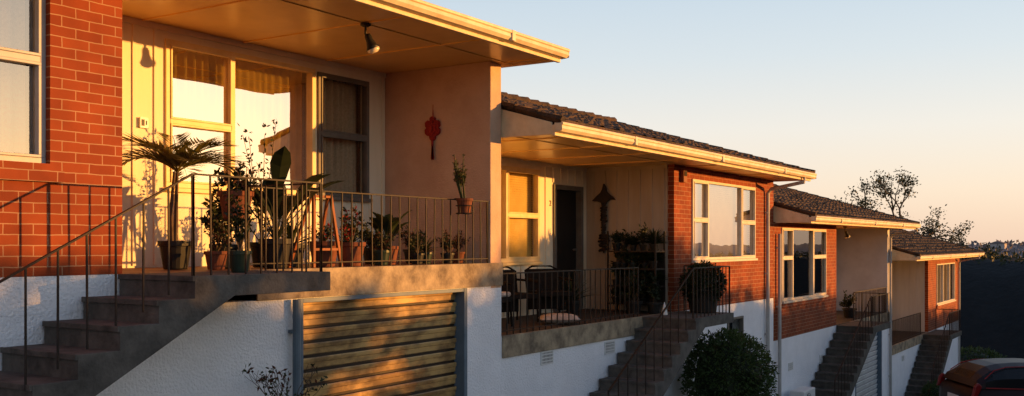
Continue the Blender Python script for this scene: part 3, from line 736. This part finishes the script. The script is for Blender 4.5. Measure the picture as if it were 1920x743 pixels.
# ------------------------------------------------------------------ house 2 porch clutter
D2=-1.1
t=M(); vs=[];n=14
for i in range(n+1):
    for j in range(n+1):
        u=i/n*2-1;v=j/n*2-1; h_=.075*((1-u*u)*(1-v*v))**.35
        vs.append((u*.27,v*.2,h_))
vs2=[(x,y,-z*.8) for x,y,z in vs]
def rotp(p,c): 
    x,y,z=p; a=-.9; x,y=x*math.cos(a)-y*math.sin(a),x*math.sin(a)+y*math.cos(a); return (c[0]+x,c[1]+y,c[2]+z)
c=(11.75,6.85,D2+.075)
t.add([rotp(p,c) for p in vs],[(i*(n+1)+j,(i+1)*(n+1)+j,(i+1)*(n+1)+j+1,i*(n+1)+j+1) for i in range(n) for j in range(n)])
t.add([rotp(p,c) for p in vs2],[(i*(n+1)+j,i*(n+1)+j+1,(i+1)*(n+1)+j+1,(i+1)*(n+1)+j) for i in range(n) for j in range(n)])
o=make("cushion",t,CLOTH_W,None,c,smooth=True); tag(o,"white woven cushion lying on the porch floor","cushion")

def chair(x,y,z,rot,label):
    t=thing("porch_chair",(x,y,z),label,"chair","dark chairs on the porch"); t.rotation_euler=(0,0,rot); O=(0,0,0)
    m=M(); m.box(-.27,.27,-.25,.25,.33,.40); m.box(-.26,.26,.20,.24,.12,.33)
    make("seat",m,WICKER,t,O,bevel=.01)
    m=M(); m.tube([(-.26,.25,.39),(-.27,.30,.70),(-.15,.32,.76),(.15,.32,.76),(.27,.30,.70),(.26,.25,.39)],.016,6)
    m.obox((0,.285,.56),(.25,0,0),(0,.012,0),(0,.03,.16))
    make("backrest",m,WICKER,t,O)
    for s in (-1,1):
        m=M(); m.tube([(s*.27,.28,.58),(s*.29,0,.57),(s*.27,-.24,.56),(s*.26,-.24,.39)],.018,6); make("armrest",m,WICKER,t,O)
        for yy in (-.22,.22): m=M(); m.tube([(s*.25,yy,.36),(s*.26,yy*1.1,0)],.016,6); make("leg",m,WICKER,t,O)
    return t
chair(10.75,7.35,D2+.002,math.radians(12),"dark low porch chair with a pale cushion")
chair(11.75,7.6,D2+.002,math.radians(-20),"dark low porch chair near the lit window")
chair(12.6,7.5,D2+.002,math.radians(-35),"dark low porch chair near the front door")
m=M(); m.box(10.55,10.95,7.1,7.5,D2+.404,D2+.47); o=make("seat_cushion",m,CLOTH_W,None,(10.75,7.3,D2+.404),bevel=.03); tag(o,"pale cushion on a dark porch chair","cushion")
def shelf(x,y,z):
    t=thing("plant_shelf",(x,y,z),"tall tiered dark iron rack against the side wall","shelf"); o=(x,y,z)
    for dx in (-.17,.17):
        for dy in (-.42,.42): m=M(); m.box(x+dx-.012,x+dx+.012,y+dy-.012,y+dy+.012,z,z+1.3); make("post",m,IRON,t,o)
    for q in (.12,.40,.68,.96): m=M(); m.box(x-.18,x+.18,y-.43,y+.43,z+q,z+q+.025); make("shelf_board",m,IRON,t,o)
    m=M(); m.box(x+.165,x+.18,y-.4,y+.4,z+.12,z+.96); make("back_panel",m,IRON,t,o)
shelf(14.55,7.05,D2+.002)
k=0
for q in (.147,.427,.707,.987):
    for dy in (-.34,-.17,.0,.17,.34):
        potted(14.50+R.uniform(-.05,.05),7.05+dy+R.uniform(-.04,.04),D2+q,R.choice(['bush','bush','bush','spiky']),R.uniform(.055,.085),R.uniform(.08,.13),POTBLK,"small potted plant standing on the iron rack",hgt=R.uniform(.18,.34),spread=R.uniform(.14,.2),mix=(0,0,0,0,1),n=200,ls=.055); k+=1
potted(13.45,7.6,D2+.002,'spiky',.12,.22,POTBLK,"spiky plant in a black pot by the front door",hgt=.6,mix=(0,0,1),n=46)
potted(14.15,6.9,D2+.002,'bush',.14,.2,POTBLK,"bushy dark plant in a black pot on the porch floor",hgt=.6,spread=.26,mix=(0,0,0,1),n=420,ls=.06)
potted(14.3,6.62,D2+.002,'bush',.12,.18,POTBLK,"bushy dark plant beside the brick corner",hgt=.4,spread=.2,mix=(0,0,0,1),n=320,ls=.06)
px_,py_=14.93,6.06
t=thing("potted_shrub",(px_,py_,D2+.002),"rounded trailing shrub hiding a dark planter on the landing","potted shrub"); o_=(px_,py_,D2+.002)
m=M(); m.lathe([(.19,0),(.21,.02),(.25,.33),(.27,.35),(.27,.38),(.24,.38)],(px_,py_,D2+.004),20); make("planter",m,POTBLK,t,o_)
m=M()
for i in range(3200):
    d=rdir(); rr=R.uniform(.8,1.1)*(1+.15*mnoise.noise(d*3)); q=Vector((px_+.31*d.x*rr,py_+.31*d.y*rr,D2+.46+.30*d.z*rr))
    if q.y>6.49: continue
    m.leaf(q,d+rdir()*.6,rdir(),.05,.03,R.choice((0,0,0,1)),.25)
m.lathe([(.12,.24),(.22,.34),(.25,.46),(.2,.62),(.05,.70)],(px_,py_,D2),12,0)
make("foliage",m,LM,t,o_)
m=M(); m.lathe([(.05,0),(.05,.02),(.03,.1),(.012,.17),(.003,.2)],(14.1,6.35,D2+.004),14); o=make("cone_ornament",m,WHITEP,None,(14.1,6.35,D2+.004),smooth=True); tag(o,"small white cone ornament on the landing","ornament")
potted(27.2,6.9,-1.976,'bush',.18,.25,POTBLK,"bushy plant on the shaded porch",hgt=.5,spread=.3,mix=(0,0,1),n=300,ls=.09)

# ------------------------------------------------------------------ shrubs and trees
def clipped(x,y,rx,rz,zc,n,ls,label,name="round_shrub",bright=6):
    z0=gz(x); t=thing(name,(x,y,z0),label,"shrub"); o=(x,y,z0)
    m=M(); m.tube([(x,y,z0-.05),(x+.03,y,z0+.5*min(1,rz)),(x,y,zc)],[.07,.05,.04],8); make("trunk",m,BARK,t,o)
    m=M()
    vs=[];fs=[];A=20;B=12
    for i in range(B+1):
        th=math.pi*i/B
        for j in range(A):
            ph=2*math.pi*j/A; d=Vector((math.sin(th)*math.cos(ph),math.sin(th)*math.sin(ph),math.cos(th))); s=.80+.12*mnoise.noise(d*2.5)
            vs.append((x+d.x*rx*s,y+d.y*rx*s,zc+d.z*rz*s))
    for i in range(B):
        for j in range(A): fs.append((i*A+j,(i+1)*A+j,(i+1)*A+(j+1)%A,i*A+(j+1)%A))
    m.add(vs,fs,0)
    for i in range(n):
        d=rdir(.1); s=.98+.2*mnoise.noise(d*2.5)+.12*mnoise.noise(d*7)+R.uniform(-.12,.08)
        p=(x+d.x*rx*s,y+d.y*rx*s,zc+d.z*rz*s); dd=(d+rdir()*.9)
        m.leaf(p,dd,rdir(),ls*R.uniform(.7,1.4),ls*.45,R.choice((bright,bright,bright,1)),.2)
    make("crown",m,LM,t,o)
clipped(15.12,5.70,.66,.68,-2.12,11000,.055,"dense rounded green shrub beside the concrete stairs")
clipped(44.5,6.3,1.2,.6,-4.95,2500,.13,"low rounded shrub at the end house's foot")

def branch(m,p,d,L,r,depth,ends,spread=.6):
    p=Vector(p); q=p+d*L; mid=p.lerp(q,.5)+rdir()*L*.06
    m.tube([p,mid,q],[r,r*.82,r*.62],6 if depth>1 else 4,0,False)
    if depth==0: ends.append(q); return
    if depth<=2: ends.append(mid)
    for k in range(R.choice((2,3,3)) ):
        nd=(d+rdir(.25)*spread).normalized(); branch(m,q,nd,L*R.uniform(.62,.85),r*.6,depth-1,ends,spread)
def tree(x,y,h,trunk_h,r,depth,leafs,lr,ls,label,name="tree",mix=(0,0,1),z0=None,spread=.6,L0=None,lean=(0,0,1),keep=1.0):
    z0=gz(x) if z0 is None else z0
    t=thing(name,(x,y,z0),label,"tree" if name!="garden_shrub" else "shrub"); o=(x,y,z0); m=M(); ends=[]
    top=Vector((x+lean[0]*trunk_h*.3,y+lean[1]*trunk_h*.3,z0+trunk_h)); m.tube([(x,y,z0-.1),(x+r,y,z0+trunk_h*.5),top],[r*1.3,r,r*.85],10)
    L=L0 or (h-trunk_h)*.36
    for k in range(4): branch(m,top,(Vector(lean)+rdir(.2)*spread*1.15).normalized(),L,r*.6,depth,ends,spread)
    make("trunk",m,BARK,t,o)
    m=M()
    for e in ends:
        if R.random()>keep: continue
        k=R.uniform(.5,1.4)
        for i in range(int(leafs*k)):
            d=rdir(); p=e+d*lr*k*(R.random()**.5); m.leaf(p,rdir(),rdir(),ls*R.uniform(.6,1.3),ls*.55,R.choice(mix),.2)
    make("crown",m,LM,t,o)
    return t
tree(62.5,12.6,10.2,5.8,.22,4,20,.42,.16,"tall airy leafy tree behind the houses",spread=.85,L0=1.62,keep=.8)
tree(62,9.4,6.2,4.2,.18,4,20,.40,.15,"smaller leafy tree beyond the last house",spread=.95,L0=.95,keep=.85)
tree(60,6.6,4.8,3.6,.16,3,34,.42,.15,"low bushy tree at the edge of the dark hillside",spread=1.1,L0=.85,keep=.85)
tree(5.85,6.02,1.3,.6,.014,3,3,.05,.04,"thin twiggy shrub growing in front of the garage",name="garden_shrub",mix=(0,3,1),spread=.6,L0=.27,keep=.8)
clipped(32.5,5.6,.35,.3,gz(32.5)+.3,900,.08,"small leafy garden bush by the base wall",name="garden_bush")
clipped(30.2,5.3,.3,.28,gz(30.2)+.28,900,.08,"small leafy garden bush by the base wall",name="garden_bush")

# scrub-covered hillside beyond the houses, its shade painted into the colour
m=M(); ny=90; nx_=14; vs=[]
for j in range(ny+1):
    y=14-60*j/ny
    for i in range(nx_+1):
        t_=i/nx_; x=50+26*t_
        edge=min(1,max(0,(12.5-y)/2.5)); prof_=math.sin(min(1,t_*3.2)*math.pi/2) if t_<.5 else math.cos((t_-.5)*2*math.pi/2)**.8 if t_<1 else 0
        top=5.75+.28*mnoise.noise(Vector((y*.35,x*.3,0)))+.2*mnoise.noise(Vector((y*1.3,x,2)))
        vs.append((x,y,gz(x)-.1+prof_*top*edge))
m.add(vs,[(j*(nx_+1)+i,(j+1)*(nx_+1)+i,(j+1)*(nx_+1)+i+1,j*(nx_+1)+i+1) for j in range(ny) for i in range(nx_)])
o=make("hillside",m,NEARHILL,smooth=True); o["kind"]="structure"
m=M()
for i in range(3500):
    y=R.uniform(-14,11.5); x=R.uniform(57,66); z=gz(x)+5.6+.28*mnoise.noise(Vector((y*.35,x*.3,0)))+R.uniform(-.2,.25)
    m.leaf((x,y,z),rdir(.6),rdir(),R.uniform(.15,.35),.14,0)
o=make("hillside_scrub",m,[LEAF_D]); o["kind"]="stuff"; o["label"]="dark scrub covering the crest of the hillside"; o["category"]="scrub"

# far hills and distant houses
m=M(); vs=[]; nx=60
for i in range(nx+1):
    a=math.radians(-25+70*i/nx)
    for (rr,hh) in ((300,-6.6),(360,-2.2+1.6*mnoise.noise(Vector((i*.3,0,0)))),(420,-.4+1.8*mnoise.noise(Vector((i*.25,4,0)))),(600,-6.6)):
        vs.append((rr*math.cos(a),rr*math.sin(a),hh))
m.add(vs,[(i*4+k,i*4+4+k,i*4+5+k,i*4+1+k) for i in range(nx) for k in range(3)])
o=make("hill",m,FARHILL,smooth=True); o["kind"]="structure"
m=M()
for i in range(5000):
    a=math.radians(R.uniform(-12,22)); rr=R.uniform(300,420); zz=-5.5+ (rr-300)/120*5
    m.leaf((rr*math.cos(a),rr*math.sin(a),zz+R.uniform(-.5,1.2)),rdir(.5),rdir(),R.uniform(1,2.2),1.2,0)
o=make("distant_trees",m,[FARHILL]); o["kind"]="stuff"; o["label"]="hazy dark mass of distant suburban trees"; o["category"]="trees"
for (x,y,w,hh) in ((371,45,4.5,2.2),(385,34,4,1.8),(390,26,5,1.7),(380,20,4,1.5)):
    z0=-2.2; t=thing("distant_house",(x,y,z0),"tiny hazy distant suburban house on the hill","house","distant houses on the hill")
    m=M(); m.box(x-3,x+3,y-w/2,y+w/2,z0-1,z0+hh); make("wall",m,FARWALL,t,(x,y,z0))
    m=M(); m.prism([(y-w/2-.4,z0+hh),(y+w/2+.4,z0+hh),(y,z0+hh+.9)],'x',x-3.3,x+3.3); make("roof",m,FARHILL,t,(x,y,z0))
    for q in (y-w/4,y+w/6):
        m=M(); m.box(x-3.06,x-3.01,q,q+.6,z0+.6,z0+1.3); make("window",m,DARK,t,(x,y,z0))

# ------------------------------------------------------------------ heat pump
t=thing("heat_pump",(20.7,6.2,gz(20.7)),"white outdoor heat pump unit against the base wall","air conditioner"); z0=gz(20.7); o_=(20.7,6.2,z0)
m=M(); m.box(20.3,21.1,6.05,6.35,z0+.1,z0+.66); make("casing",m,WHITEP,t,o_,bevel=.02)
m=M(); 
for k in range(1,7): 
    pts=[(20.58+.036*k*math.cos(a*.3927),6.04,z0+.38+.036*k*math.sin(a*.3927)) for a in range(17)]; m.tube(pts,.004,4)
make("fan_grille",m,DARK,t,o_)
for xx in (20.38,20.96):
    m=M(); m.box(xx,xx+.06,6.08,6.32,z0-.03,z0+.1); make("foot",m,IRON,t,o_)

# ------------------------------------------------------------------ parked car
def car(x,y,head,label):
    z0=gz(x); t=thing("parked_car",(x,y,z0),label,"car"); O=(0,0,0)
    t.rotation_euler=(0,math.radians(2),head); t.scale=(1.05,1,1.02)
    body=M(); glass=M()
    st=[(-2.12,.42,.70,.62),(-2.08,.32,.88,.80),(-1.9,.26,.98,.87),(-1.4,.22,1.0,.90),(-.6,.2,.98,.91),(.4,.2,.96,.91),(1.1,.22,.93,.89),(1.6,.24,.86,.86),(1.95,.28,.76,.78),(2.1,.38,.62,.6)]
    vs=[]; n=10
    for (sx,zl,zb,hw) in st:
        zm=(zl+zb)/2
        vs+=[(sx,-hw*.85,zl),(sx,-hw*.98,zl+.1),(sx,-hw,zm),(sx,-hw*.96,zb-.06),(sx,-hw*.86,zb),(sx,hw*.86,zb),(sx,hw*.96,zb-.06),(sx,hw,zm),(sx,hw*.98,zl+.1),(sx,hw*.85,zl)]
    body.add(vs,[(i*n+k,i*n+(k+1)%n,(i+1)*n+(k+1)%n,(i+1)*n+k) for i in range(len(st)-1) for k in range(n)]+[tuple(range(n-1,-1,-1)),tuple((len(st)-1)*n+k for k in range(n))])
    cs=[(-2.04,.97,.80),(-1.97,1.1,.79),(-1.85,1.24,.77),(-1.68,1.36,.75),(-1.45,1.42,.74),(-1.1,1.455,.74),(-.75,1.47,.74),(-.66,1.47,.74),(-.2,1.455,.73),(.12,1.43,.73),(.22,1.41,.72),(.42,1.33,.73),(.7,1.18,.75),(1.15,.95,.78)]
    ring=[]
    for (sx,hh,hw) in cs:
        hh=max(hh,.96); lo=.94
        ring.append([(sx,-.84,lo),(sx,-.82,lo+(hh-lo)*.45),(sx,-.66-.04*(hh<1.2),hh-.06*(hh>1.1)),(sx,-.4,hh+.0),(sx,.4,hh+.0),(sx,.66+.04*(hh<1.2),hh-.06*(hh>1.1)),(sx,.82,lo+(hh-lo)*.45),(sx,.84,lo)])
    for i in range(len(cs)-1):
        a,b=ring[i],ring[i+1]; pillar=(cs[i+1][0]-cs[i][0])<.11
        for k in range(7):
            top=k in(2,3,4)
            if top: tgt = glass if (i in (1,2) and k==3) or (i>=10 and k==3) else body
            else: tgt= body if (pillar or i<2) else glass
            tgt.add([a[k],a[k+1],b[k+1],b[k]],[(0,1,2,3)])
    make("body",body,BLACKC,t,O,smooth=True)
    make("window",glass,CARGL,t,O,smooth=True)
    for s in (-1,1):
        m=M(); m.prism([(-2.12,.78),(-2.07,1.0),(-2.0,1.06),(-1.93,1.0),(-1.98,.86),(-2.03,.78)],'y',s*.83-.045,s*.83+.045); make("taillight",m,TAIL,t,O,bevel=.02)
        m=M(); m.box(1.86,2.05,s*.66-.12,s*.66+.12,.6,.74); make("headlight",m,LENS,t,O,bevel=.03)
        m=M(); m.obox((.55,s*.98,1.02),(.05,0,0),(0,.1,0),(0,0,.06)); make("side_mirror",m,BLACKC,t,O,bevel=.02)
        m=M(); m.tube([(-1.85,s*.85,.965),(-1.0,s*.87,.975),(.9,s*.85,.955)],.012,5)
        m.tube([(-1.86,s*.80,1.14),(-1.66,s*.74,1.31),(-1.4,s*.70,1.385),(-.7,s*.68,1.425),(.1,s*.68,1.395),(.45,s*.70,1.30)],.010,5)
        make("window_trim",m,REDM,t,O)
        for wx_ in (-1.32,1.3):
            m=M(); prof=[(.19,-.1),(.3,-.1),(.325,-.06),(.325,.06),(.3,.1),(.19,.1)]
            vs=[];K=24
            for (r_,q) in prof:
                for k in range(K): a=2*math.pi*k/K; vs.append((wx_+r_*math.cos(a),s*.82+q,.325+r_*math.sin(a)))
            m.add(vs,[(i*K+k,i*K+(k+1)%K,((i+1)%6)*K+(k+1)%K,((i+1)%6)*K+k) for i in range(6) for k in range(K)])
            w=make("wheel",m,RUBBER,t,O)
            m=M(); m.tube([(wx_,s*.82,.325),(wx_,s*.92,.325)],.05,10)
            for k in range(5): a=k*1.2566; m.tube([(wx_,s*.9,.325),(wx_+.2*math.cos(a),s*.91,.325+.2*math.sin(a))],.022,5)
            m.tube([(wx_,s*.86,.325),(wx_,s*.915,.325)],[.19,.195],24,0,False); make("rim",m,ALLOY,w,O)
    m=M(); m.box(-2.135,-2.08,-.25,.25,.6,.72); make("number_plate",m,WHITEP,t,O)
    return t
car(24.1,1.8,math.radians(-57),"dark red estate car parked on the sloping driveway")

# ------------------------------------------------------------------ out-of-view hedge added to shade and dapple the houses
SX,SY=.573,-.819
m=M()
def htop(x):
    pts=[(2,1.45),(18.6,1.45),(20.2,1.35),(21.0,.45),(23.0,.40),(23.8,1.2),(25.0,1.75),(29.2,1.75),(30.4,.80),(36,.5),(44,-.1),(52,-.8),(70,-1.5)]  # top heights shaped to set where shade falls on each house
    for a,b in zip(pts[:-1],pts[1:]):
        if a[0]<=x<=b[0]: return a[1]+(b[1]-a[1])*(x-a[0])/(b[0]-a[0])
    return pts[0][1] if x<5 else pts[-1][1]
x=2
while x<68:
    hx_=htop(x)+.25*mnoise.noise(Vector((x*.45,0,0)))-(.25 if not 20.6<x<23.4 else .9)
    m.box(x,x+.5,-14.6,-13.4,gz(x)-.3,hx_); x+=.5
for i in range(16000):
    x=R.uniform(2,68); low=.7 if 20.6<x<23.4 else 0
    zt=htop(x)-low+.2*mnoise.noise(Vector((x*.45,0,0)))+.2*mnoise.noise(Vector((x*2,0,5)))
    z=zt-abs(R.gauss(0,.35))+.1 if R.random()<.75 else R.uniform(gz(x),zt)
    y=-14+R.choice((-1,1))*R.uniform(.3,.85); m.leaf((x,y,z),rdir(),rdir(),R.uniform(.12,.3),.12,R.choice((0,0,1)))
for i in range(620):   # loose sprays added to dapple the light on the garage door
    x=R.uniform(20.2,24.0); z=R.uniform(-.6,1.15); q=mnoise.noise(Vector((x*1.3+z*1.2,z*1.8-x*.5,9)))
    if q<.02: continue
    for k in range(5): m.leaf((x+R.uniform(-.15,.15),-14+R.uniform(-.4,.4),z+R.uniform(-.12,.12)),rdir(),rdir(),R.uniform(.2,.4),.2,0)
o=make("added_shade_hedge",m,LM,None,(36,-14,gz(36))); tag(o,"leafy out-of-view hedge added to cast shade on the houses","hedge")

# ------------------------------------------------------------------ world, sun, camera
EL=math.radians(4.0); AZ=math.atan2(SX,SY)
w=bpy.data.worlds.new("World"); scene.world=w; w.use_nodes=True
nt=w.node_tree; N=nt.nodes; L=nt.links; bg=N["Background"]; sky=N.new("ShaderNodeTexSky"); sky.sky_type='NISHITA'
sky.sun_disc=False; sky.sun_elevation=EL; sky.sun_rotation=AZ; sky.altitude=50; sky.air_density=1.0; sky.dust_density=1.5; sky.ozone_density=1.0
bg.inputs[1].default_value=.05; L.new(sky.outputs[0],bg.inputs[0])
tc=N.new("ShaderNodeTexCoord"); sp=N.new("ShaderNodeSeparateXYZ"); L.new(tc.outputs["Generated"],sp.inputs[0])
rp=N.new("ShaderNodeValToRGB"); e=rp.color_ramp.elements
e[0].position=0; e[0].color=(.90,.66,.50,1); e[1].position=1; e[1].color=(.07,.11,.20,1)
for p,c in ((.05,(.92,.76,.62)),(.11,(.85,.80,.75)),(.18,(.68,.74,.79)),(.27,(.53,.65,.77)),(.40,(.31,.43,.62)),(.6,(.16,.24,.40))):
    q=e.new(p); q.color=(*c,1)
L.new(sp.outputs[2],rp.inputs["Fac"])
bg2=N.new("ShaderNodeBackground"); bg2.inputs[1].default_value=.95; L.new(rp.outputs[0],bg2.inputs[0])
ad=N.new("ShaderNodeAddShader"); L.new(bg.outputs[0],ad.inputs[0]); L.new(bg2.outputs[0],ad.inputs[1]); L.new(ad.outputs[0],N["World Output"].inputs[0])
sl=bpy.data.lights.new("sun","SUN"); sl.energy=8; sl.angle=math.radians(.5); sl.color=(1,.44,.095)
so=bpy.data.objects.new("sun",sl); COL.objects.link(so)
d=Vector((SX*math.cos(EL),SY*math.cos(EL),math.sin(EL))); so.rotation_euler=d.to_track_quat('Z','Y').to_euler(); so.location=(20,-20,10)
cam=bpy.data.cameras.new("camera"); co=bpy.data.objects.new("camera",cam); COL.objects.link(co); scene.camera=co
cam.lens=35; cam.sensor_width=36; cam.shift_y=.0445; cam.clip_end=8000; cam.clip_start=.05
co.location=(0,0,0); co.rotation_euler=(math.pi/2,0,math.radians(-57.05))
scene.view_settings.view_transform='Standard'; scene.view_settings.look='None'; scene.view_settings.exposure=0
